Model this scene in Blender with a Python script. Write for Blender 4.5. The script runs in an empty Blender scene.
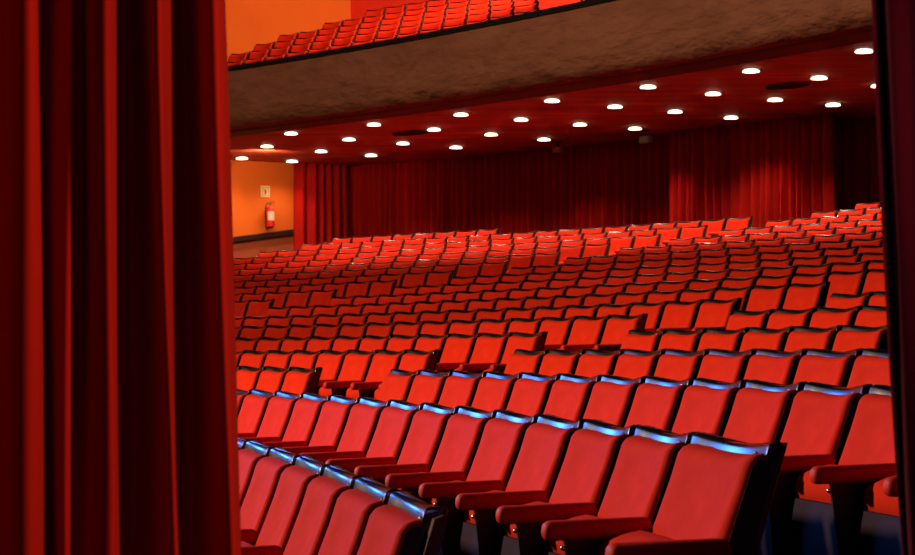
import bpy, bmesh, math, random
from mathutils import Vector, Matrix
random.seed(7)
sc = bpy.context.scene
C = sc.collection
PI = math.pi
sin, cos = math.sin, math.cos

# ------------------------------------------------------------------ plan of the house
CX, CY = -39.6877, -2.6288          # centre of the concentric rows
R0, DR = 42.140, 0.94793            # radius of reference row, row spacing
FPX, PITCH, ROLL = 2077.03, 0.032859, -0.006806
SEAT_H = 0.90
ZT = {-2:-.341,-1:-.241,0:-.135,1:-.021,2:.102,3:.237,4:.364,5:.502,6:.639,7:.778,8:.918,9:1.060,
      10:1.207,11:1.357,12:1.510,13:1.665,14:1.825,15:1.985,16:2.150}
CEIL = 3.70

def pol(R, th, z=0.0):
    return Vector((CX + R*cos(th), CY + R*sin(th), z))
def px_of(p):                        # where a point falls in the camera's picture (only to skip what it cannot show)
    c, s = cos(PITCH), sin(PITCH)
    d = p.y*c + p.z*s; u = -p.y*s + p.z*c
    cr, sr = cos(ROLL), sin(ROLL)
    return 457.5 + FPX*(p.x*cr + u*sr)/d, 277.5 - FPX*(-p.x*sr + u*cr)/d, d

# ------------------------------------------------------------------ materials
def mat(name, col, rough=.6, metal=0, sheen=0, sheen_tint=None, spec=None, coat=0, emis=None, estr=0):
    m = bpy.data.materials.new(name); m.use_nodes = True
    b = m.node_tree.nodes['Principled BSDF']
    b.inputs['Base Color'].default_value = (*col, 1)
    b.inputs['Roughness'].default_value = rough
    b.inputs['Metallic'].default_value = metal
    if sheen:
        b.inputs['Sheen Weight'].default_value = sheen
        b.inputs['Sheen Roughness'].default_value = .4
        b.inputs['Sheen Tint'].default_value = (*(sheen_tint or (1, .3, .2)), 1)
    if spec is not None: b.inputs['Specular IOR Level'].default_value = spec
    if coat: b.inputs['Coat Weight'].default_value = coat; b.inputs['Coat Roughness'].default_value = .15
    if emis:
        b.inputs['Emission Color'].default_value = (*emis, 1)
        b.inputs['Emission Strength'].default_value = estr
    return m

def add_noise(m, scale, c1, c2, stretch=(1, 1, 1), rot=(0, 0, 0), detail=4, bump=0, bscale=None, bdist=.01, lo=.3, hi=.7, distortion=0):
    nt = m.node_tree; b = nt.nodes['Principled BSDF']
    tc = nt.nodes.new('ShaderNodeTexCoord'); mp = nt.nodes.new('ShaderNodeMapping')
    mp.inputs['Scale'].default_value = stretch; mp.inputs['Rotation'].default_value = rot
    nt.links.new(tc.outputs['Object'], mp.inputs['Vector'])
    n = nt.nodes.new('ShaderNodeTexNoise'); n.inputs['Scale'].default_value = scale; n.inputs['Detail'].default_value = detail
    n.inputs['Distortion'].default_value = distortion
    nt.links.new(mp.outputs['Vector'], n.inputs['Vector'])
    r = nt.nodes.new('ShaderNodeValToRGB')
    r.color_ramp.elements[0].position = lo; r.color_ramp.elements[0].color = (*c1, 1)
    r.color_ramp.elements[1].position = hi; r.color_ramp.elements[1].color = (*c2, 1)
    nt.links.new(n.outputs['Fac'], r.inputs['Fac']); nt.links.new(r.outputs['Color'], b.inputs['Base Color'])
    if bump:
        n2 = nt.nodes.new('ShaderNodeTexNoise'); n2.inputs['Scale'].default_value = bscale or scale; n2.inputs['Detail'].default_value = 6
        nt.links.new(mp.outputs['Vector'], n2.inputs['Vector'])
        bp = nt.nodes.new('ShaderNodeBump'); bp.inputs['Strength'].default_value = bump; bp.inputs['Distance'].default_value = bdist
        nt.links.new(n2.outputs['Fac'], bp.inputs['Height']); nt.links.new(bp.outputs['Normal'], b.inputs['Normal'])
    return m

M_velvet = add_noise(mat('red_velvet', (.52, .014, .010), .8, spec=.06), 9, (.60, .020, .006), (.72, .028, .009), detail=5, bump=.12, bscale=14, bdist=.02)
M_arm    = add_noise(mat('red_arm_velvet', (.42, .012, .01), .6, spec=.2), 12, (.58, .018, .008), (.68, .025, .011), bump=.1, bscale=30, bdist=.01)
M_lacq   = mat('black_lacquer', (.022, .020, .024), .22, spec=.7, coat=.6)
M_trim   = mat('polished_dark_metal', (.10, .10, .115), .25, metal=1)
M_wood   = add_noise(mat('brown_varnished_wood', (.10, .035, .015), .38, spec=.5), 12, (.075, .024, .010), (.17, .060, .024), stretch=(1, 1, .15))
M_metal  = mat('black_steel', (.015, .013, .015), .45, spec=.4)
M_bolt   = mat('steel_bolt', (.75, .72, .68), .25, metal=1)
M_under  = mat('plum_plastic', (.030, .014, .045), .7, spec=.08)
M_floor  = add_noise(mat('dark_carpet', (.03, .006, .006), .95, spec=.1), 40, (.018, .004, .004), (.04, .009, .008))
M_stage  = add_noise(mat('stage_boards', (.05, .03, .02), .6), 3, (.03, .018, .012), (.07, .04, .025), stretch=(1, .1, 1))
M_ceil   = add_noise(mat('brown_red_ceiling_paint', (.2, .03, .02), .7, spec=.2), 1.0, (.28, .036, .020), (.62, .085, .04), stretch=(.35, 3.2, 1), rot=(0, 0, .95), detail=5, bump=.35, bscale=1.5, bdist=.05, distortion=.6)
M_plaster= add_noise(mat('rough_brown_plaster', (.3, .12, .06), .85, spec=.15), 1.6, (.26, .098, .052), (.38, .145, .075), detail=8, bump=1.0, bscale=4, bdist=.10, distortion=1.2, stretch=(.6,.6,1.6))
M_black  = mat('black_paint', (.008, .006, .006), .6, spec=.3)
M_orange = add_noise(mat('orange_wall_paint', (.80, .25, .035), .8, spec=.15), .8, (.72, .155, .020), (.79, .185, .025))
M_wains  = mat('red_brown_wall_paint', (.45, .10, .04), .8)
M_redwall= mat('red_wall_paint', (.85, .03, .008), .8)
M_rail   = mat('dark_brown_rail', (.03, .010, .008), .5)
M_curt   = add_noise(mat('dark_red_stage_velvet', (.36, .010, .006), .85, sheen=.3, sheen_tint=(1, .15, .1), spec=.08), 30, (.32, .008, .005), (.40, .012, .007), stretch=(1, 1, .05))
M_curt2  = add_noise(mat('plum_stage_velvet', (.12, .006, .025), .85, sheen=.2, sheen_tint=(.9, .15, .4), spec=.08), 30, (.10, .005, .020), (.14, .007, .026), stretch=(1, 1, .05))
M_drape  = add_noise(mat('red_drape', (.50, .010, .008), .85, sheen=.15, spec=.1), 2, (.44, .009, .008), (.56, .013, .010), stretch=(1, 1, .1))
M_lamp   = mat('lamp_glass', (1, .9, .75), .4, emis=(1, .80, .58), estr=5)
M_trimr  = mat('lamp_ring', (.05, .02, .015), .5)
M_red    = mat('extinguisher_red', (.75, .02, .015), .35, spec=.5)
M_white  = mat('white_label', (.85, .75, .62), .6)
M_sign   = mat('photoluminescent_sign', (.85, .72, .42), .6)
M_signd  = mat('sign_print', (.55, .28, .05), .6)
M_hose   = mat('black_rubber', (.02, .015, .015), .6)
M_grey   = mat('grey_housing', (.22, .17, .15), .6)
M_pinkh  = mat('red_housing', (.45, .07, .06), .6)

# ------------------------------------------------------------------ mesh helpers
def finish(name, bm, m, parent=None, smooth=True, mats=None, angle=40):
    me = bpy.data.meshes.new(name)
    bmesh.ops.recalc_face_normals(bm, faces=bm.faces)
    bm.to_mesh(me); bm.free()
    for x in (mats or [m]): me.materials.append(x)
    if smooth:
        for p in me.polygons: p.use_smooth = True
        try: me.set_sharp_from_angle(angle=math.radians(angle))
        except Exception: pass
    o = bpy.data.objects.new(name, me); C.objects.link(o)
    if parent: o.parent = parent
    return o
def tag(o, label=None, cat=None, group=None, kind=None):
    if label: o['label'] = label
    if cat: o['category'] = cat
    if group: o['group'] = group
    if kind: o['kind'] = kind
    return o
def empty(name, loc, rz=0):
    o = bpy.data.objects.new(name, None); C.objects.link(o)
    o.location = loc; o.rotation_euler = (0, 0, rz); o.empty_display_size = .1
    return o
def box(bm, x0, x1, y0, y1, z0, z1, bev=0, seg=2, mi=0, xf=None):
    vs = [bm.verts.new((x, y, z)) for x in (x0, x1) for y in (y0, y1) for z in (z0, z1)]
    fs = [bm.faces.new([vs[i] for i in f]) for f in ((0,1,3,2),(4,6,7,5),(0,4,5,1),(2,3,7,6),(0,2,6,4),(1,5,7,3))]
    geo = vs
    if bev:
        es = list({e for f in fs for e in f.edges})
        r = bmesh.ops.bevel(bm, geom=es, offset=bev, segments=seg, profile=.5, affect='EDGES')
        geo = list({v for f in r['faces'] for v in f.verts})
        fs = list({f for v in geo for f in v.link_faces})
    for f in fs: f.material_index = mi
    if xf:
        for v in geo: v.co = xf(v.co)
    return geo
def prism(bm, prof, x0, x1, mi=0, xf=None):          # profile in (y, z) extruded along x
    a = [bm.verts.new((x0, y, z)) for y, z in prof]; b = [bm.verts.new((x1, y, z)) for y, z in prof]
    n = len(prof); fs = [bm.faces.new(a), bm.faces.new(b[::-1])]
    for i in range(n): fs.append(bm.faces.new((a[i], b[i], b[(i+1) % n], a[(i+1) % n])))
    for f in fs: f.material_index = mi
    if xf:
        for v in a+b: v.co = xf(v.co)
    return a+b
def lathe(bm, prof, n=24, c=(0, 0, 0), mi=0):        # profile (r, z) around z
    rings = []
    for r, z in prof:
        rings.append([bm.verts.new((c[0]+r*cos(2*PI*i/n), c[1]+r*sin(2*PI*i/n), c[2]+z)) for i in range(n)] if r > 1e-6 else [bm.verts.new((c[0], c[1], c[2]+z))])
    for a, b in zip(rings, rings[1:]):
        for i in range(n):
            j = (i+1) % n
            q = [a[i % len(a)], a[j % len(a)], b[j % len(b)], b[i % len(b)]]
            q = list(dict.fromkeys(q))
            if len(q) > 2: bm.faces.new(q).material_index = mi
def tube(bm, pts, r, n=8, mi=0):
    pts = [Vector(p) for p in pts]; rings = []
    for i, p in enumerate(pts):
        t = (pts[min(i+1, len(pts)-1)] - pts[max(i-1, 0)]).normalized()
        a = t.cross(Vector((0, 0, 1)))
        if a.length < .01: a = t.cross(Vector((0, 1, 0)))
        a.normalize(); b = t.cross(a)
        rings.append([bm.verts.new(p + r*(a*cos(2*PI*k/n) + b*sin(2*PI*k/n))) for k in range(n)])
    for A, B in zip(rings, rings[1:]):
        for k in range(n): bm.faces.new((A[k], A[(k+1) % n], B[(k+1) % n], B[k])).material_index = mi
    bm.faces.new(rings[0]).material_index = mi; bm.faces.new(rings[-1][::-1]).material_index = mi

# ------------------------------------------------------------------ the theatre seat
# local frame: x along the row towards its near end, -y is where the sitter looks, z up
LEAN = .30
def lean(co):
    x, y, z = co
    cv = 1 - (x/.26)**2
    y2 = y + .030*cv + .012 - (SEAT_H - z)*LEAN
    z2 = z - .020*cv*max(0, (z-.5)/.4)
    return Vector((x, y2, z2))

def ring_loft(bm, levels, hw, yf, yb, r, mi=0, nf=10, xf=lean):
    """levels: (z, inset, extra depth at the front); rounded rectangle rings stacked in z"""
    rings = []
    for z, ins, ex in levels:
        w, f, b = hw-ins, yf+ins*.8-ex, yb
        rr = min(r, (b-f)*.49)
        pts = [(-w+rr + (2*w-2*rr)*i/nf, f) for i in range(nf+1)]
        pts += [(w-rr+rr*sin(a), f+rr-rr*cos(a)) for a in (PI/6, PI/3, PI/2)]
        pts += [(w, b)]
        pts += [(w - 2*w*i/4, b) for i in range(1, 4)]
        pts += [(-w, b)]
        pts += [(-w+rr-rr*sin(a), f+rr-rr*cos(a)) for a in (PI/2, PI/3, PI/6)]
        rings.append([bm.verts.new(xf(Vector((x, y, z)))) for x, y in pts])
    n = len(rings[0])
    for A, B in zip(rings, rings[1:]):
        for i in range(n): bm.faces.new((A[i], A[(i+1) % n], B[(i+1) % n], B[i])).material_index = mi
    bm.faces.new(rings[0]).material_index = mi; bm.faces.new(rings[-1][::-1]).material_index = mi

def p_backrest(bm, mi=0):
    lv = [(.36, .012, -.01), (.372, .0, 0), (.45, 0, .030), (.56, 0, .026), (.68, 0, .012), (.78, 0, .002), (.850, .0, 0), (.866, .002, -.007), (.873, .006, -.018), (.876, .014, -.036)]
    ring_loft(bm, lv, .2330, -.068, -.008, .040, mi)
def p_shell(bm, mi=0):
    ring_loft(bm, [(.30, 0, 0), (.5, 0, 0), (.7, 0, 0), (.895, 0, 0)], .240, .004, .020, .004, mi)
    box(bm, -.242, -.218, .004, .030, .28, .90, .004, 2, mi, lean)
    box(bm, .218, .242, .004, .030, .28, .90, .004, 2, mi, lean)
def p_frame(bm, mi=0):
    ring_loft(bm, [(.33, 0, 0), (.5, 0, 0), (.7, 0, 0), (.862, 0, 0)], .240, -.008, .004, .003, mi)
    for sx in (-1, 1):
        prof = [(-.060, .34), (-.056, .60), (-.046, .84), (-.040, .856), (-.012, .862), (-.012, .900), (.014, .900), (.014, .34)]
        a, b = sorted((sx*.2345, sx*.2435))
        prism(bm, prof, a, b, mi, lean)
def p_rail(bm, mi=0):
    ring_loft(bm, [(.866, 0, .0), (.869, 0, .008), (.891, .0, .008), (.897, .001, .006), (.901, .003, .0)], .2445, -.012, .012, .003, mi)
def p_screws(bm, mi=0):
    bmesh_sph(bm, lean(Vector((.15, -.024, .879))), .0045, mi)
def bmesh_sph(bm, c, r, mi=0):
    g = bmesh.ops.create_uvsphere(bm, u_segments=10, v_segments=6, radius=r, matrix=Matrix.Translation(c))
    for f in {f for v in g['verts'] for f in v.link_faces}: f.material_index = mi
ARM_T = .665
AX = .2740
def p_arm(bm, x=AX, mi=0):
    def xf(co):
        t = max(0, min(1, (-.28 - co.y)/.15))
        return Vector((co.x, co.y, co.z - .006*t*t + .005*(1-((co.x-x)/.034)**2)*(1 if co.z > ARM_T-.018 else 0)))
    vs = box(bm, x-.031, x+.031, -.432, -.125, ARM_T-.050, ARM_T, .022, 4, mi, xf)
def p_cushion(bm, mi=0):                            # tipped-up seat: front edge on top
    prof = [(-.168, .632), (-.185, .640), (-.225, .632), (-.265, .617), (-.282, .595), (-.286, .560), (-.280, .532), (-.272, .522),
            (-.268, .42), (-.262, .32), (-.250, .272), (-.238, .262), (-.230, .30), (-.205, .45), (-.176, .56)]
    nx = 8; W = .228
    rings = []
    for i in range(nx+1):
        u = -1 + 2*i/nx
        ins = .014 if abs(u) == 1 else 0
        x = W*u
        cy, cz = -.235, .44
        rings.append([bm.verts.new((x, y + (cy-y)*ins/.08*.5, z + (cz-z)*ins/.17*.6 + .006*(1-u*u))) for y, z in prof])
    n = len(prof)
    for A, B in zip(rings, rings[1:]):
        for k in range(n): bm.faces.new((A[k], A[(k+1) % n], B[(k+1) % n], B[k])).material_index = mi
    bm.faces.new(rings[0]).material_index = mi; bm.faces.new(rings[-1][::-1]).material_index = mi
def p_underside(bm, mi=0):
    prof = [(-.270, .535), (-.290, .532), (-.298, .47), (-.298, .34), (-.290, .25), (-.270, .20), (-.240, .20), (-.244, .255), (-.260, .275), (-.272, .38)]
    prism(bm, prof, -.226, .226, mi)
def p_standard(bm, x=AX, mi=0):
    prof = [(-.372, ARM_T-.048), (-.152, ARM_T-.048), (-.185, .40), (-.10, .30), (-.06, .04), (-.04, 0), (-.42, 0), (-.40, .035), (-.355, .08), (-.35, .40)]
    prism(bm, prof, x-.0065, x+.0065, mi)
def p_bolt(bm, x=AX, mi=0):
    bmesh_sph(bm, Vector((x-.002, -.373, ARM_T-.075)), .008, mi)
def p_endpanel(bm, mi=0):                           # wooden cheek on the aisle side of the last seat
    pts = [(.016, .875), (.034, .883), (.046, .87), (.046, .60), (.046, .30), (.12, 0), (.04, 0), (.012, .30), (.012, .60)]
    prism(bm, pts, .259, .287, mi, lambda co: Vector((co.x, co.y-(SEAT_H-co.z)*LEAN, co.z)))

PARTS = [('backrest', p_backrest, M_velvet), ('back_shell', p_shell, M_wood), ('back_frame', p_frame, M_lacq),
         ('top_rail', p_rail, M_trim), ('armrest', p_arm, M_arm), ('seat_cushion', p_cushion, M_velvet), ('seat_underside', p_underside, M_under),
         ('side_standard', p_standard, M_metal)]
meshes = {}
def part_mesh(key, fn, m, *a):
    if key not in meshes:
        bm = bmesh.new(); fn(bm, *a)
        bmesh.ops.recalc_face_normals(bm, faces=bm.faces)
        me = bpy.data.meshes.new(key); bm.to_mesh(me); bm.free(); me.materials.append(m)
        for p in me.polygons: p.use_smooth = True
        me.set_sharp_from_angle(angle=math.radians(38))
        meshes[key] = me
    return meshes[key]
def child(name, me, parent):
    o = bpy.data.objects.new(name, me); C.objects.link(o); o.parent = parent; return o
ALLM = [M_velvet, M_wood, M_lacq, M_arm, M_under, M_metal, M_trim]
def whole_bm(bm=None):
    bm = bm or bmesh.new()
    p_backrest(bm, 0); p_shell(bm, 1); p_frame(bm, 2); p_rail(bm, 6); p_arm(bm, AX, 3); p_cushion(bm, 0); p_underside(bm, 4); p_standard(bm, AX, 5)
    return bm
def whole_mesh():
    if 'whole' not in meshes:
        bm = whole_bm(); bmesh.ops.recalc_face_normals(bm, faces=bm.faces)
        me = bpy.data.meshes.new('theatre_seat'); bm.to_mesh(me); bm.free()
        for m in ALLM: me.materials.append(m)
        for p in me.polygons: p.use_smooth = True
        me.set_sharp_from_angle(angle=math.radians(38))
        meshes['whole'] = me
    return meshes['whole']

# ------------------------------------------------------------------ where every seat stands: (block, row, [angles of seat centres])
PT = .55; HWS = .2475
MEAS = {-2: [.2580-i*.01386 for i in range(6)],
        -1: [.36367-i*.013318 for i in range(13)],
         0: [.3705-i*.01300 for i in range(12)]}
seats = []                         # dict(block,row,R,th,z,ordn,end)
def add_row(block, k, R, z, corners, count_from, right_end=False, left_end=False):
    n = len(corners)
    for i, t in enumerate(corners):
        th = t - HWS/R
        p = pol(R, th, z)
        o = (i+1) if count_from == 'left' else (n-i)
        seats.append(dict(block=block, row=k, R=R, th=th, z=z, p=p, ordn=o, cf=count_from,
                          right=(right_end and i == n-1), left=(left_end and i == 0)))
def run(first, R, n): return [first - i*PT/R for i in range(n)]
def vis(R, th, z, lo=222, hi=897):
    x, y, d = px_of(pol(R, th-PT/2/R, z+.75)); return lo < x + FPX*.27/d*.6 and x - 10 < hi and d > 2
for k in (-2, -1, 0):
    R = R0+k*DR; c = MEAS[k][:]
    if k < 0: c = [c[0]+PT/R] + c
    if k == 0: c += [c[-1]-PT/R, c[-1]-2*PT/R]
    add_row('right', k, R, ZT[k]-SEAT_H, c, 'right' if k < 0 else 'left', right_end=(k < 0), left_end=(k == 0))
for k, t0 in {1:.3776, 2:.3838, 3:.3896, 4:.3948}.items():
    R = R0+k*DR; c = run(t0, R, 30); c = [t for t in c if vis(R, t, ZT[k]-SEAT_H)]
    add_row('right', k, R, ZT[k]-SEAT_H, c, 'left', left_end=True)
Lf = {0:(.4424,3), 1:(.4975,7), 2:(.5507,11), 3:(.5891,14), 4:(.6255,17)}
for k, (t0, n) in Lf.items():
    R = R0+k*DR; c = run(t0, R, n)
    c = [t0+PT/R] + c
    add_row('middle', k, R, ZT[k]-SEAT_H, c, 'right', right_end=True)
def th_px(x, R, z):
    lo, hi = .1, 1.1
    for _ in range(50):
        mid = (lo+hi)/2
        if px_of(pol(R, mid, z))[0] > x: lo = mid
        else: hi = mid
    return lo
PH = {8:763.6, 9:763.6, 10:761, 11:757, 12:751.5, 13:775}     # one seat boundary of each row, to set its phase
st = {5:.6487, 6:27.34/R0, 7:27.29/R0}
for k in range(5, 17):
    R = R0+k*DR; t0 = st.get(k, (27.25 - .012*(k-8))/R0)
    n = 19 if k == 5 else 45
    if k in PH:
        b = th_px(PH[k], R, ZT[k]); m = round((27.25/R0 - b)*R/PT); t0 = b + m*PT/R
    c = [t for t in run(t0, R, n) if vis(R, t, ZT[k]-SEAT_H)]
    add_row('middle', k, R, ZT[k]-SEAT_H, c, 'left', left_end=True, right_end=(k == 5))
le = {5:28.6, 6:28.52, 7:28.44, 8:28.37, 9:28.32, 10:28.28, 11:28.24, 12:28.21, 13:28.14, 14:28.11, 15:28.08}
lend = {14:36.72, 15:36.49}
for k in range(6, 16):
    R = R0+k*DR; tr = le[k]/R0
    n = 1
    c = []
    t = tr + PT/R
    while True:
        if not vis(R, t, ZT[k]-SEAT_H) or (k in lend and t*R0 > lend[k]+.12): break
        c.append(t); t += PT/R
    add_row('left', k, R, ZT[k]-SEAT_H, c[::-1], 'right', right_end=True)
R = R0+16*DR
c = [t for t in run(36.37/R0, R, 8)]
while c[-1]*R0 - 2*PT > 22.6 and px_of(pol(R, c[-1]-2*PT/R, 2.1))[0] < 522: c.append(c[-1]-PT/R)
add_row('left', 16, R, ZT[16]-SEAT_H, c, 'left', left_end=True, right_end=True)

# balcony
RB, DB = 52.6, .90
ZB = [4.97, 5.29, 5.59, 5.89, 6.19, 6.51]
sb = [36.4, 35.54+.0, 35.59, 35.85, 35.68, 35.54]
for j in range(6):
    R = RB+DB*j
    c = []
    t = (35.54/R0) + (0 if j else 0)
    ref = th_px((354.2, 357.6, 360.3, 362.3, 365.7, 367)[j], R, ZB[j])
    m = -12
    while True:
        t = ref - m*PT/R; m += 1
        if t*R0 > sb[j]+.28: continue
        x, y, d = px_of(pol(R, t-PT/R, ZB[j]))
        if x > 553: break
        if px_of(pol(R, t-PT/R, ZB[j]))[0] < 221: continue
        c.append(t)
    add_row('balcony', j, R, ZB[j]-SEAT_H, c, 'left', right_end=True, left_end=True)
    # past the balcony aisle
    c2 = [t for t in run(min(c) - 2.6*PT/R, R, 3) if px_of(pol(R, t-PT/R, ZB[j]))[1] > -8]
    if c2 and j < 2: add_row('balcony_right', j, R, ZB[j]-SEAT_H, c2, 'left', left_end=True)

ORD = ['zeroth','first','second','third','fourth','fifth','sixth','seventh','eighth','ninth','tenth','eleventh','twelfth','thirteenth','fourteenth',
       'fifteenth','sixteenth','seventeenth','eighteenth','nineteenth','twentieth','twenty-first','twenty-second','twenty-third','twenty-fourth',
       'twenty-fifth','twenty-sixth','twenty-seventh','twenty-eighth','twenty-ninth','thirtieth','thirty-first','thirty-second','thirty-third']
def seat_label(s):
    b, k = s['block'], s['row']
    side = 'left' if s['cf'] == 'left' else 'right'
    if b == 'balcony': return f"red balcony seat, {ORD[s['ordn']]} from the left, {ORD[k+1]} row behind the parapet"
    if b == 'balcony_right': return f"red balcony seat right of the balcony aisle, {ORD[s['ordn']]} from it, {ORD[k+1]} row"
    look = 'red theatre seat with blue-lit top rail' if (b == 'right' and k <= 1) else ('red theatre seat in warm downlight' if k >= 13 else 'red theatre seat')
    if b == 'right' and k == -2: row = 'in the front row'
    else: row = f"in the {ORD[k+3]} row"
    bl = {'right': 'right block', 'middle': 'middle block', 'left': 'left block'}[b]
    if b == 'left' and k == 16: return f"red theatre seat, {ORD[s['ordn']]} from the left in the short last row under the drape"
    return f"{look}, {ORD[s['ordn']]} from {side} {row}, {bl}"
GROUP = {'right': 'theatre seats of the right block', 'middle': 'theatre seats of the middle block', 'left': 'theatre seats of the left block',
         'balcony': 'seats on the balcony', 'balcony_right': 'seats on the balcony'}
def build_seat(s, detail):
    isb = s['block'].startswith('balcony')
    name = 'balcony_seat' if isb else 'theatre_seat'
    rz = s['th'] - PI/2
    extra = s['left']
    if detail:
        o = empty(name, s['p'], rz)
        for pn, fn, m in PARTS: child(pn, part_mesh(pn, fn, m), o)
        if detail > 1:
            child('screws', part_mesh('screws', p_screws, M_bolt), o)
            child('bolt', part_mesh('bolt', p_bolt, M_bolt), o)
        if extra:
            child('armrest', part_mesh('armrest_far', p_arm, M_arm, -AX), o)
            child('side_standard', part_mesh('side_standard_far', p_standard, M_metal, -AX), o)
        if s['right'] and s['block'] == 'right' and s['row'] == -2: child('end_panel', part_mesh('end_panel', p_endpanel, M_wood), o)
    else:
        o = bpy.data.objects.new(name, whole_mesh()); C.objects.link(o)
        o.location = s['p']; o.rotation_euler = (0, 0, rz)
    if s['right'] and s['block'] == 'right' and s['row'] == -1:      # the wider aisle seat
        o.scale = (1.25, 1, 1); o.location = pol(s['R'], s['th'] - .044/s['R'], s['z'])
    tag(o, seat_label(s), 'seat', GROUP[s['block']])
    return o

stalls = sorted([s for s in seats if not s['block'].startswith('balcony')], key=lambda s: s['p'].length)
balc = [s for s in seats if s['block'].startswith('balcony')]
print('SEATS stalls', len(stalls), 'balcony', len(balc))
for i, s in enumerate(stalls[:300]):
    d = s['p'].length
    build_seat(s, 2 if d < 14 else (1 if d < 26 else 0))
rest = stalls[300:]
if rest:
    src = whole_mesh(); big = bmesh.new()
    for s in rest:
        Mx = Matrix.Translation(s['p']) @ Matrix.Rotation(s['th']-PI/2, 4, 'Z')
        n0 = len(big.verts); big.from_mesh(src); big.verts.ensure_lookup_table()
        for v in big.verts[n0:]: v.co = Mx @ v.co
    me = bpy.data.meshes.new('theatre_seats'); big.to_mesh(me); big.free()
    for m in ALLM: me.materials.append(m)
    o = bpy.data.objects.new('theatre_seats', me); C.objects.link(o)
    tag(o, 'mass of small red theatre seats in the farthest rows below the drapes', 'seats', kind='stuff')
for s in balc: build_seat(s, 0)

# ------------------------------------------------------------------ floor, stage
def arc_strip(bm, prof, t0, t1, n, mi=0, close=False):       # (R, z) profile swept round the centre
    cols = [[bm.verts.new(pol(r, t0+(t1-t0)*i/n, z)) for r, z in prof] for i in range(n+1)]
    m = len(prof)
    for A, B in zip(cols, cols[1:]):
        for k in range(m if close else m-1): bm.faces.new((A[k], B[k], B[(k+1) % m], A[(k+1) % m])).material_index = mi
    if close:
        bm.faces.new(cols[0]).material_index = mi; bm.faces.new(cols[-1][::-1]).material_index = mi
T0, T1 = -.05, 1.02
prof = [(30, ZT[-2]-SEAT_H)]
for k in range(-1, 17):
    r = R0+k*DR-.62; prof += [(r, ZT[k-1]-SEAT_H), (r, ZT[k]-SEAT_H)]
prof += [(61.5, ZT[16]-SEAT_H), (61.5, -1.6), (30, -1.6)]
bm = bmesh.new(); arc_strip(bm, prof, T0, T1, 90, close=True)
tag(finish('floor', bm, M_floor, smooth=False), kind='structure')
bm = bmesh.new(); box(bm, -5, 5, -3.5, 3.75, -1.24, -.95)
tag(finish('floor_stage', bm, M_stage, smooth=False), kind='structure')

# ------------------------------------------------------------------ side wall, rail, back walls
W0 = Vector((-4.69, 40.74, 0)); WD = Vector((.79, .57, 0)).normalized(); WN = Vector((-WD.y, WD.x, 0))   # WN points out of the room
def wallpt(t, off=0, z=0): p = W0 + WD*t - WN*off; return Vector((p.x, p.y, z))
def wall_slab(bm, t0, t1, off0, off1, z0a, z0b, z1a, z1b):
    vs = [bm.verts.new(wallpt(t, o, z)) for t, zz in ((t0, (z0a, z1a)), (t1, (z0b, z1b))) for o in (off0, off1) for z in zz]
    for f in ((0,1,3,2),(4,6,7,5),(0,4,5,1),(2,3,7,6),(0,2,6,4),(1,5,7,3)): bm.faces.new([vs[i] for i in f])
TC = 3.116
SL = .138                                        # the rail climbs with the rake
def railz(t): return 2.03 + SL*t
bm = bmesh.new(); wall_slab(bm, -16, 6.5, 0, -.25, -1.6, -1.6, 9.5, 9.5)
tag(finish('wall_left', bm, M_orange, smooth=False), kind='structure')
bm = bmesh.new(); wall_slab(bm, -9, TC, .004, .02, -1.2, 0, railz(-9), railz(TC))
tag(finish('trim_1', bm, M_wains, smooth=False), kind='structure')
bm = bmesh.new(); wall_slab(bm, -9, 1.68, .02, .09, railz(-9), railz(1.68), railz(-9)+.10, railz(1.68)+.10)
tag(finish('trim_2', bm, M_rail, smooth=False), kind='structure')
cpt = wallpt(TC); RC = (cpt - Vector((CX, CY, 0))).length; TCa = math.atan2(cpt.y-CY, cpt.x-CX)
bm = bmesh.new(); arc_strip(bm, [(RC, 3.9), (RC, 9.5), (RC+.25, 9.5), (RC+.25, 3.9)], .45, TCa, 40, close=True)
tag(finish('wall_back', bm, M_redwall), kind='structure')
bm = bmesh.new(); arc_strip(bm, [(61.0, 0), (61.0, 3.7), (61.25, 3.7), (61.25, 0)], .3, 1.0, 40, close=True)
tag(finish('wall_rear', bm, M_black), kind='structure')

# ------------------------------------------------------------------ balcony slab, fascia
bm = bmesh.new()
fp = [(52.25, 3.70), (52.15, 3.66), (51.90, 3.64), (51.72, 3.66), (51.60, 3.73), (51.54, 3.84), (51.50, 4.10), (51.50, 4.57)]
N = 260
cols = []
for i in range(N+1):
    t = .28 + (1.0-.28)*i/N
    col = [pol(r, t, z) for r, z in fp]
    fine = []
    for a, b in zip(col, col[1:]):
        q = 10 if (a-b).length > .3 else 2
        fine += [a.lerp(b, u/q) for u in range(q)]
    fine.append(col[-1]); fine += [pol(51.70, t, 4.57), pol(52.0, t, 4.1), pol(52.25, t, 3.9)]
    cols.append([bm.verts.new(v) for v in fine])
for A, B in zip(cols, cols[1:]):
    for k in range(len(A)): bm.faces.new((A[k], B[k], B[(k+1) % len(A)], A[(k+1) % len(A)]))
bm.faces.new(cols[0]); bm.faces.new(cols[-1][::-1])
tag(finish('wall_balcony_front', bm, M_plaster, angle=60), kind='structure')
bm = bmesh.new(); arc_strip(bm, [(51.80, 3.655), (51.95, 3.625), (52.45, 3.625), (52.45, 3.71), (51.80, 3.71)], .28, 1.0, 120, close=True)  # black strip painted in for the shade under the fascia lip
tag(finish('trim_shade_band', bm, M_black, smooth=False), kind='structure')
bm = bmesh.new(); arc_strip(bm, [(51.46, 4.57), (51.46, 4.645), (51.74, 4.645), (51.74, 4.57)], .28, 1.0, 90, close=True)
tag(finish('trim_3', bm, M_black, smooth=False), kind='structure')
prof = [(51.75, 4.07)]
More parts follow.
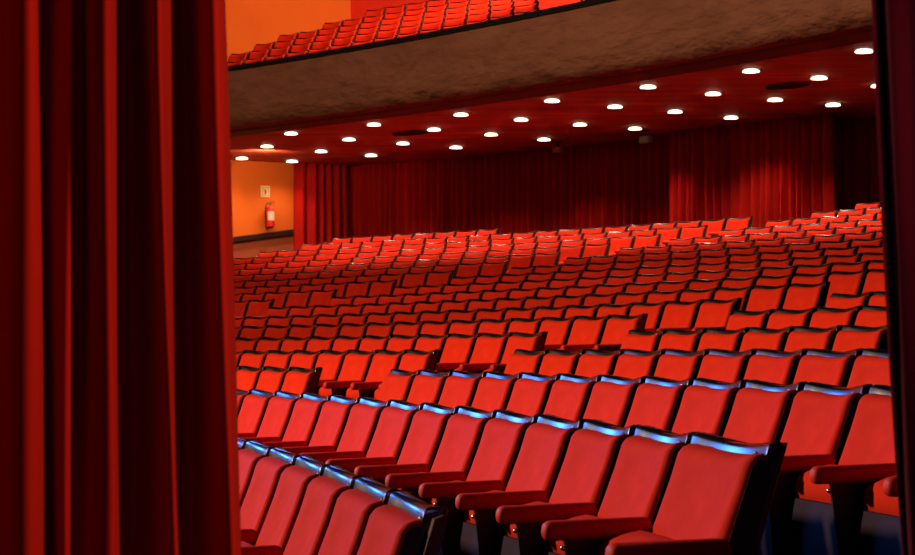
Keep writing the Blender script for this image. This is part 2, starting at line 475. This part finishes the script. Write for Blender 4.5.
for j in range(1, 6): r = RB+DB*j-.58; prof += [(r, ZB[j-1]-SEAT_H), (r, ZB[j]-SEAT_H)]
prof += [(59.0, ZB[5]-SEAT_H), (59.0, 3.85), (51.9, 3.85)]
bm = bmesh.new(); arc_strip(bm, prof, .28, 1.0, 80, close=True)
tag(finish('floor_balcony', bm, M_floor, smooth=False), kind='structure')
bm = bmesh.new(); arc_strip(bm, [(52.2, CEIL), (61.2, CEIL), (61.2, CEIL+.12), (52.2, CEIL+.12)], .28, 1.0, 90, close=True)
tag(finish('ceiling', bm, M_ceil, smooth=False), kind='structure')

# ------------------------------------------------------------------ drapes round the back of the stalls
def drape(name, path, z0, z1, m, wl=.17, amp=.085, seed=0, nz=7, step=.022, flare=0):
    rnd = random.Random(seed)
    L = 0; segs = []
    for a, b in zip(path, path[1:]): segs.append((L, a, b)); L += (b-a).length
    n = int(L/step); ph = 0; pts = []; phs = []
    for i in range(n+1):
        s = L*i/n
        for l0, a, b in reversed(segs):
            if s >= l0: break
        u = min(1, (s-l0)/max(1e-6, (b-a).length)); p = a.lerp(b, u); d = (b-a).normalized()
        pts.append((p, Vector((-d.y, d.x, 0)))); phs.append(ph)
        ph += 2*PI*step/(wl*(1+.22*sin(s*3.1+seed)+.15*sin(s*7.7)))
    amps = [rnd.uniform(.7, 1.25) for _ in range(int(ph/(2*PI))+3)]
    bm = bmesh.new(); rows = []
    for iz in range(nz+1):
        z = z0+(z1-z0)*iz/nz; f = iz/nz
        row = []
        for (p, nrm), h in zip(pts, phs):
            q = h + .35*sin(3*f+h*.11)
            a = amp*amps[int(h/(2*PI))]*(1-.35*f)
            o = a*(sin(q) + .18*sin(.37*q+1))
            row.append(bm.verts.new((p.x+nrm.x*o, p.y+nrm.y*o, z)))
        rows.append(row)
    for A, B in zip(rows, rows[1:]):
        for i in range(len(A)-1): bm.faces.new((A[i], A[i+1], B[i+1], B[i]))
    o = finish(name, bm, m, angle=80)
    sm = o.modifiers.new('thickness', 'SOLIDIFY'); sm.thickness = .006
    return o
def arcpath(R, ta, tb, n=40): return [pol(R, ta+(tb-ta)*i/n) for i in range(n+1)]
def th_at_px(x, R, z=2.5):
    lo, hi = .2, 1.1
    for _ in range(50):
        mid = (lo+hi)/2
        if px_of(pol(R, mid, z))[0] > x: lo = mid
        else: hi = mid
    return lo
zf = ZT[16]-SEAT_H
pa = [wallpt(1.66, .13), wallpt(2.95, .13)]
o = drape('side_drape', pa, zf, CEIL, M_drape, seed=1, wl=.20)
tag(o, 'red pleated drape on the left wall beside the fire extinguisher', 'curtain', 'drapes around the stalls')
Ra = 58.75
o = drape('rear_drape', arcpath(Ra, th_at_px(338, Ra), th_at_px(676, Ra)), zf, CEIL, M_drape, seed=2)
tag(o, 'long dark red pleated drape behind the left seats, upper part in shade', 'curtain', 'drapes around the stalls')
Rb = 58.15
o = drape('rear_drape', arcpath(Rb, th_at_px(668, Rb), th_at_px(832, Rb)), zf, CEIL, M_drape, seed=3, wl=.19, amp=.105)
tag(o, 'brightest red pleated drape at the back, right of centre', 'curtain', 'drapes around the stalls')
Rc = 59.5
o = drape('rear_drape', arcpath(Rc, th_at_px(826, Rc), th_at_px(900, Rc)), zf, CEIL, M_drape, seed=4, wl=.30, amp=.1)
tag(o, 'dark red recessed drape at the far right behind the last seats', 'curtain', 'drapes around the stalls')

# ------------------------------------------------------------------ downlights
RL = [53.3, 54.65, 56.0, 57.2]
def ceil_px(x, y):
    dx = (x-457.5)/FPX; du = -(y-277.5)/FPX
    cr, sr = cos(ROLL), sin(ROLL); X = dx*cr-du*sr; U = dx*sr+du*cr
    d = Vector((X, cos(PITCH)-U*sin(PITCH), sin(PITCH)+U*cos(PITCH))); P = d*(CEIL/d.z)
    return math.hypot(P.x-CX, P.y-CY), math.atan2(P.y-CY, P.x-CX)*R0
MP = [[(291,133),(374,124),(461,114),(552,100),(648,86),(751,70),(864,50)],
      [(267,146),(349,139),(434,129),(521,119),(615,106),(713,93),(819,77)],
      [(242,158),(321,151),(403,143),(491,134),(580,124),(675,111),(775,99),(879,85)],
      [(292,161),(371,155),(456,147),(544,139),(635,128),(731,117),(833,104)]]
grid = []
for j, row in enumerate(MP):
    for i, (x, y) in enumerate(row):
        r_, a_ = ceil_px(x, y-1); grid.append((j, i, a_, r_))
    grid.append((j, len(row), a_-1.68, RL[j]))
def ring_bm():
    bm = bmesh.new(); lathe(bm, [(.060, 0), (.150, 0), (.150, -.006), (.140, -.010), (.075, -.006), (.060, 0)], 28); return bm
def disc_bm():
    bm = bmesh.new(); lathe(bm, [(0, -.046), (.06, -.046), (.108, -.043), (.116, -.038), (.108, -.026), (.085, -.013), (.055, -.005), (0, -.002)], 28); return bm
SPOTS = []
for n, (j, i, a, r_) in enumerate(grid):
    p = pol(r_, a/R0, CEIL)
    e = empty('ceiling_downlight', p, a/R0)
    for nm, fn, m in (('trim_ring', ring_bm, M_trimr), ('lamp_lens', disc_bm, M_lamp)):
        k = 'dl_'+nm
        if k not in meshes:
            b_ = fn(); bmesh.ops.recalc_face_normals(b_, faces=b_.faces); me = bpy.data.meshes.new(nm); b_.to_mesh(me); b_.free(); me.materials.append(m)
            for pp in me.polygons: pp.use_smooth = True
            meshes[k] = me
        child(nm, meshes[k], e)
    rn = ['front row nearest the balcony edge', 'second row from the balcony edge', 'third row from the balcony edge', 'back row nearest the drapes'][j]
    tag(e, f"round glowing ceiling downlight, {ORD[i+1]} from the left, {rn}", 'ceiling light', 'downlights under the balcony')
    SPOTS.append((p, j))

# ceiling fittings
def oval_vent(px_, py_, label, R, a, w):
    p = pol(R, a/R0, CEIL)
    e = empty('air_vent', p, a/R0 - PI/2)
    bm = bmesh.new(); lathe(bm, [(1, 0), (1.0, -.02), (.93, -.035), (.90, -.01), (.90, 0)], 36)
    for v in bm.verts: v.co = Vector((v.co.x*w, v.co.y*.22, v.co.z))
    finish('vent_rim', bm, M_rail, e)
    bm = bmesh.new()
    for q in range(-3, 4):
        h = .9*w*math.sqrt(max(0, 1-(q/4)**2)); box(bm, -h, h, q*.05-.012, q*.05+.012, -.022, -.004)
    finish('vent_slats', bm, M_black, e, smooth=False)
    tag(e, label, 'air vent', 'vents in the balcony ceiling')
def ceil_px(x, y):
    dx = (x-457.5)/FPX; du = -(y-277.5)/FPX
    cr, sr = cos(ROLL), sin(ROLL); X = dx*cr-du*sr; U = dx*sr+du*cr
    d = Vector((X, cos(PITCH)-U*sin(PITCH), sin(PITCH)+U*cos(PITCH))); P = d*(CEIL/d.z)
    return math.hypot(P.x-CX, P.y-CY), math.atan2(P.y-CY, P.x-CX)*R0
r_, a_ = ceil_px(788, 84.5); oval_vent(0, 0, 'dark oval ceiling vent between downlights on the right', r_, a_, .42)
r_, a_ = ceil_px(410, 132); oval_vent(0, 0, 'dark oval ceiling vent between downlights on the left', r_, a_, .42)
def hung_box(x, y, R, m, w, h, label, name):
    th = th_at_px(x, R, 3.4); d = px_of(pol(R, th, 3.4))[2]
    z = (345.8-y)/FPX*d
    e = empty(name, pol(R, th, z), th-PI/2)
    bm = bmesh.new(); box(bm, -w, w, -.07, .07, -h, h, .012, 2); finish('housing', bm, m, e)
    bm = bmesh.new(); box(bm, -w*.75, w*.75, -.085, -.068, -h*.7, h*.7, .004, 1); finish('grille', bm, m, e)
    bm = bmesh.new(); tube(bm, [(0, 0, h-.005), (0, 0, CEIL-z)], .012); box(bm, -.05, .05, -.03, .03, CEIL-z-.015, CEIL-z); finish('bracket', bm, M_black, e)
    tag(e, label, 'speaker')
hung_box(558.5, 150.5, 57.9, M_pinkh, .09, .05, 'small reddish box speaker hung from the ceiling near the drape', 'ceiling_speaker')
hung_box(646, 141, 57.6, M_grey, .105, .06, 'small grey box speaker hung from the ceiling right of centre', 'ceiling_speaker')

# ------------------------------------------------------------------ extinguisher and sign
WR = math.atan2(WD.y, WD.x)
te = 1.10
e = empty('fire_extinguisher', wallpt(te, .14, 2.385), WR)          # local x along wall, -y into the room
bm = bmesh.new(); lathe(bm, [(0, 0), (.07, 0), (.082, .012), (.082, .33), (.072, .375), (.045, .405), (.025, .415), (.025, .43), (0, .43)], 24); finish('cylinder', bm, M_red, e)
bm = bmesh.new()
prof = []
for i in range(13):
    a = PI*1.12 + (PI*.76)*i/12; prof.append((.0835*cos(a), .0835*sin(a)))
for (x0, y0), (x1, y1) in zip(prof, prof[1:]):
    bm.faces.new([bm.verts.new(v) for v in ((x0, y0, .13), (x1, y1, .13), (x1, y1, .31), (x0, y0, .31))])
bmesh.ops.remove_doubles(bm, verts=bm.verts, dist=1e-5)
finish('paper_label', bm, M_white, e)['label'] = 'white paper label'
bm = bmesh.new(); lathe(bm, [(0, .43), (.02, .43), (.02, .46), (.026, .465), (.026, .485), (0, .485)], 16)
box(bm, -.015, .10, -.010, .010, .485, .497); box(bm, -.015, .09, -.010, .010, .515, .525); finish('valve', bm, M_bolt, e)
bm = bmesh.new(); tube(bm, [(-.02, -.02, .47), (-.08, -.03, .475), (-.12, -.03, .42), (-.13, -.03, .30), (-.13, -.03, .19), (-.12, -.04, .12)], .013); finish('hose', bm, M_hose, e)
bm = bmesh.new(); box(bm, -.05, .05, .075, .11, -.02, .40); box(bm, -.05, .05, -.02, .09, -.022, -.002); finish('wall_bracket', bm, M_hose, e)
tag(e, 'red fire extinguisher with white label hung on the orange wall', 'fire extinguisher')
e = empty('extinguisher_sign', wallpt(1.06, .012, 3.10), WR)
bm = bmesh.new(); box(bm, -.105, .105, -.008, .008, -.115, .115, .005, 1); finish('sign_plate', bm, M_sign, e)
bm = bmesh.new()
for b_ in ((-.078, -.066, -.085, .085), (.066, .078, -.085, .085), (-.078, .078, .073, .085), (-.078, .078, -.085, -.073)): box(bm, b_[0], b_[1], -.0105, -.0075, b_[2], b_[3])
finish('sign_border', bm, M_signd, e, smooth=False)
bm = bmesh.new(); box(bm, -.020, .020, -.0105, -.0075, -.055, .025, .006, 1); box(bm, -.010, .010, -.0105, -.0075, .025, .048); box(bm, -.038, -.012, -.0105, -.0075, .036, .046); box(bm, -.042, -.034, -.0105, -.0075, -.01, .046)
finish('sign_pictogram', bm, M_red, e, smooth=False)
tag(e, 'small pale square sign with extinguisher pictogram on orange wall', 'sign')

# ------------------------------------------------------------------ stage curtains at the wings
def catmull(p, n=9):
    out = []
    for i in range(1, len(p)-2):
        p0, p1, p2, p3 = p[i-1:i+3]
        for k in range(n):
            t = k/n
            out.append(tuple(.5*((2*b)+(-a+c)*t+(2*a-5*b+4*c-d)*t*t+(-a+3*b-3*c+d)*t**3) for a, b, c, d in zip(p0, p1, p2, p3)))
    return out
def stage_curtain(name, pts, Y, m, shift, z0=-.95, z1=3.6, nz=30, rnd=None):
    """pts: (x, y) plan curve in metres relative to the curtain line; shift(x, z) = sideways drift with height"""
    cv = catmull(pts)
    bm = bmesh.new(); rows = []
    for iz in range(nz+1):
        z = z0+(z1-z0)*iz/nz
        row = []
        for i, (x, y) in enumerate(cv):
            w = .006*sin(z*1.7+i*.05)+.004*sin(z*4.1+i*.11)
            row.append(bm.verts.new((x+shift(x, z)+w*.6, Y+y+w, z)))
        rows.append(row)
    for A, B in zip(rows, rows[1:]):
        for i in range(len(A)-1): bm.faces.new((A[i], A[i+1], B[i+1], B[i]))
    o = finish(name, bm, m, angle=80)
    s = o.modifiers.new('thickness', 'SOLIDIFY'); s.thickness = .004; s.offset = 0
    return o
YC = 3.1; K = YC/FPX
Lp = [(-150,.0),(-120,-.03),(-95,.05),(-70,.0),(-45,-.04),(-20,.05),(0,.02),(22,-.035),(36,-.03),(41,.0),(42,.05),(50,.085),(60,.04),(70,.0),(76,.02),(84,.015),(96,-.03),(109,-.05),(115,-.02),(117,.04),(128,.095),(146,.08),(160,.03),(171,-.035),(177,-.03),(180,.01),(182,.07),(194,.10),(206,.075),(217,.02),(229,-.03),(236,-.02),(239,.02),(237,.07),(228,.12)]
def shL(x, z):
    w = max(0, min(1, (x/K + 457.5 - 60)/180))**1.5
    return w*(-.028)*(z+.33)/.85
o = stage_curtain('stage_curtain', [((x-457.5)*K*(YC+y*1.25)/YC, y*1.25) for x, y in Lp], YC, M_curt, shL)
tag(o, 'tall dark red velvet stage curtain hanging in deep folds at the left edge', 'curtain')
YD = 3.0; K2 = YD/FPX
Rp = [(940,.10),(925,.10),(906,.08),(902,.0),(900,-.03),(901.5,-.02),(903,.03),(904,.06),(902,.03),(907,-.03),(914,-.04),(920,-.01),(924,.05),(932,.09),(942,.03),(952,-.03),(962,.03),(975,.07),(990,.0),(1005,-.03)]
def shR(x, z):
    q = (z+.30)/.80                               # 0 at picture bottom, 1 at its top
    w = max(0, min(1, (.652-x)/.014))
    return -.034*w*max(0, q)**.6 if q > 0 else 0
o = stage_curtain('stage_curtain', [((x-457.5)*K2*(YD+y)/YD, y) for x, y in Rp], YD, M_curt2, shR)
tag(o, 'narrow dark plum velvet stage curtain at the right edge', 'curtain')

# ------------------------------------------------------------------ lights
def light(kind, name, loc, target, energy, col, **kw):
    l = bpy.data.lights.new(name, kind); l.energy = energy; l.color = col
    for k, v in kw.items(): setattr(l, k, v)
    o = bpy.data.objects.new(name, l); C.objects.link(o); o.location = loc
    d = Vector(target)-Vector(loc); o.rotation_euler = d.to_track_quat('-Z', 'Y').to_euler()
    return o
for n, (p, j) in enumerate(SPOTS):
    light('SPOT', 'downlight_beam', p + Vector((0, 0, -.10)), p + Vector((0, 0, -3)), 75 if p.x < -3 else 170, (1, .62, .36), spot_size=math.radians(124), spot_blend=1.0, shadow_soft_size=.09)
light('SPOT', 'stage_key', (-15, 13.5, 6.5), (.8, 11.5, -.8), 14000, (1, .74, .42), spot_size=math.radians(84), spot_blend=1.0, shadow_soft_size=.45)
light('AREA', 'stage_blue', (-4.3, 14.6, 2.0), (.6, 6.6, -.4), 24, (.05, .27, 1), shape='DISK', size=1.7, spread=math.radians(60))
light('SPOT', 'fascia_fill', (-8, 16, 8.0), pol(51.5, .66, 4.2), 4200, (1, .70, .48), spot_size=math.radians(75), spot_blend=.8, shadow_soft_size=.4)  # added spot, no fixture seen; evens the brightness of the fascia
light('AREA', 'balcony_fill', pol(54.5, .72, 9.2), pol(55.5, .76, 5), 1080, (1, .55, .30), shape='DISK', size=2.5)  # added unseen area light that brightens the balcony and upper walls
light('SPOT', 'wing_light', (1.9, .8, 1.2), (-.58, 3.1, .0), 380, (1, .50, .25), spot_size=math.radians(34), spot_blend=.5, shadow_soft_size=.12)
light('AREA', 'wing_fill', (.9, -2.2, 1.6), (.6, 5, 0), 10, (.62, .30, 1), shape='DISK', size=.8)  # added dim purple fill behind the camera, mainly for the right curtain
light('AREA', 'wall_fill', wallpt(-.2, 2.2, 3.6), wallpt(.5, 0, 2.9), 40, (1, .62, .32), shape='DISK', size=.4)  # added fill to brighten the orange wall, not a real fitting

w = bpy.data.worlds.new('World'); sc.world = w; w.use_nodes = True
w.node_tree.nodes['Background'].inputs['Color'].default_value = (.03, .006, .008, 1)
w.node_tree.nodes['Background'].inputs['Strength'].default_value = .25

# ------------------------------------------------------------------ camera
cam = bpy.data.cameras.new('camera'); cam.sensor_width = 36; cam.lens = FPX/915*36; cam.clip_end = 200
co = bpy.data.objects.new('camera', cam); C.objects.link(co)
c, s = cos(PITCH), sin(PITCH); fwd = Vector((0, c, s)); eu = Vector((0, -s, c)); ex = Vector((1, 0, 0))
cr, sr = cos(ROLL), sin(ROLL); right = cr*ex + sr*eu; up = -sr*ex + cr*eu
co.matrix_world = Matrix((right, up, -fwd)).transposed().to_4x4()
cam.dof.use_dof = True; cam.dof.focus_distance = 9.0; cam.dof.aperture_fstop = 13
sc.camera = co
sc.view_settings.view_transform = 'Standard'; sc.view_settings.look = 'None'; sc.view_settings.gamma = 1
sc.view_settings.exposure = 0; sc.view_settings.use_curve_mapping = False
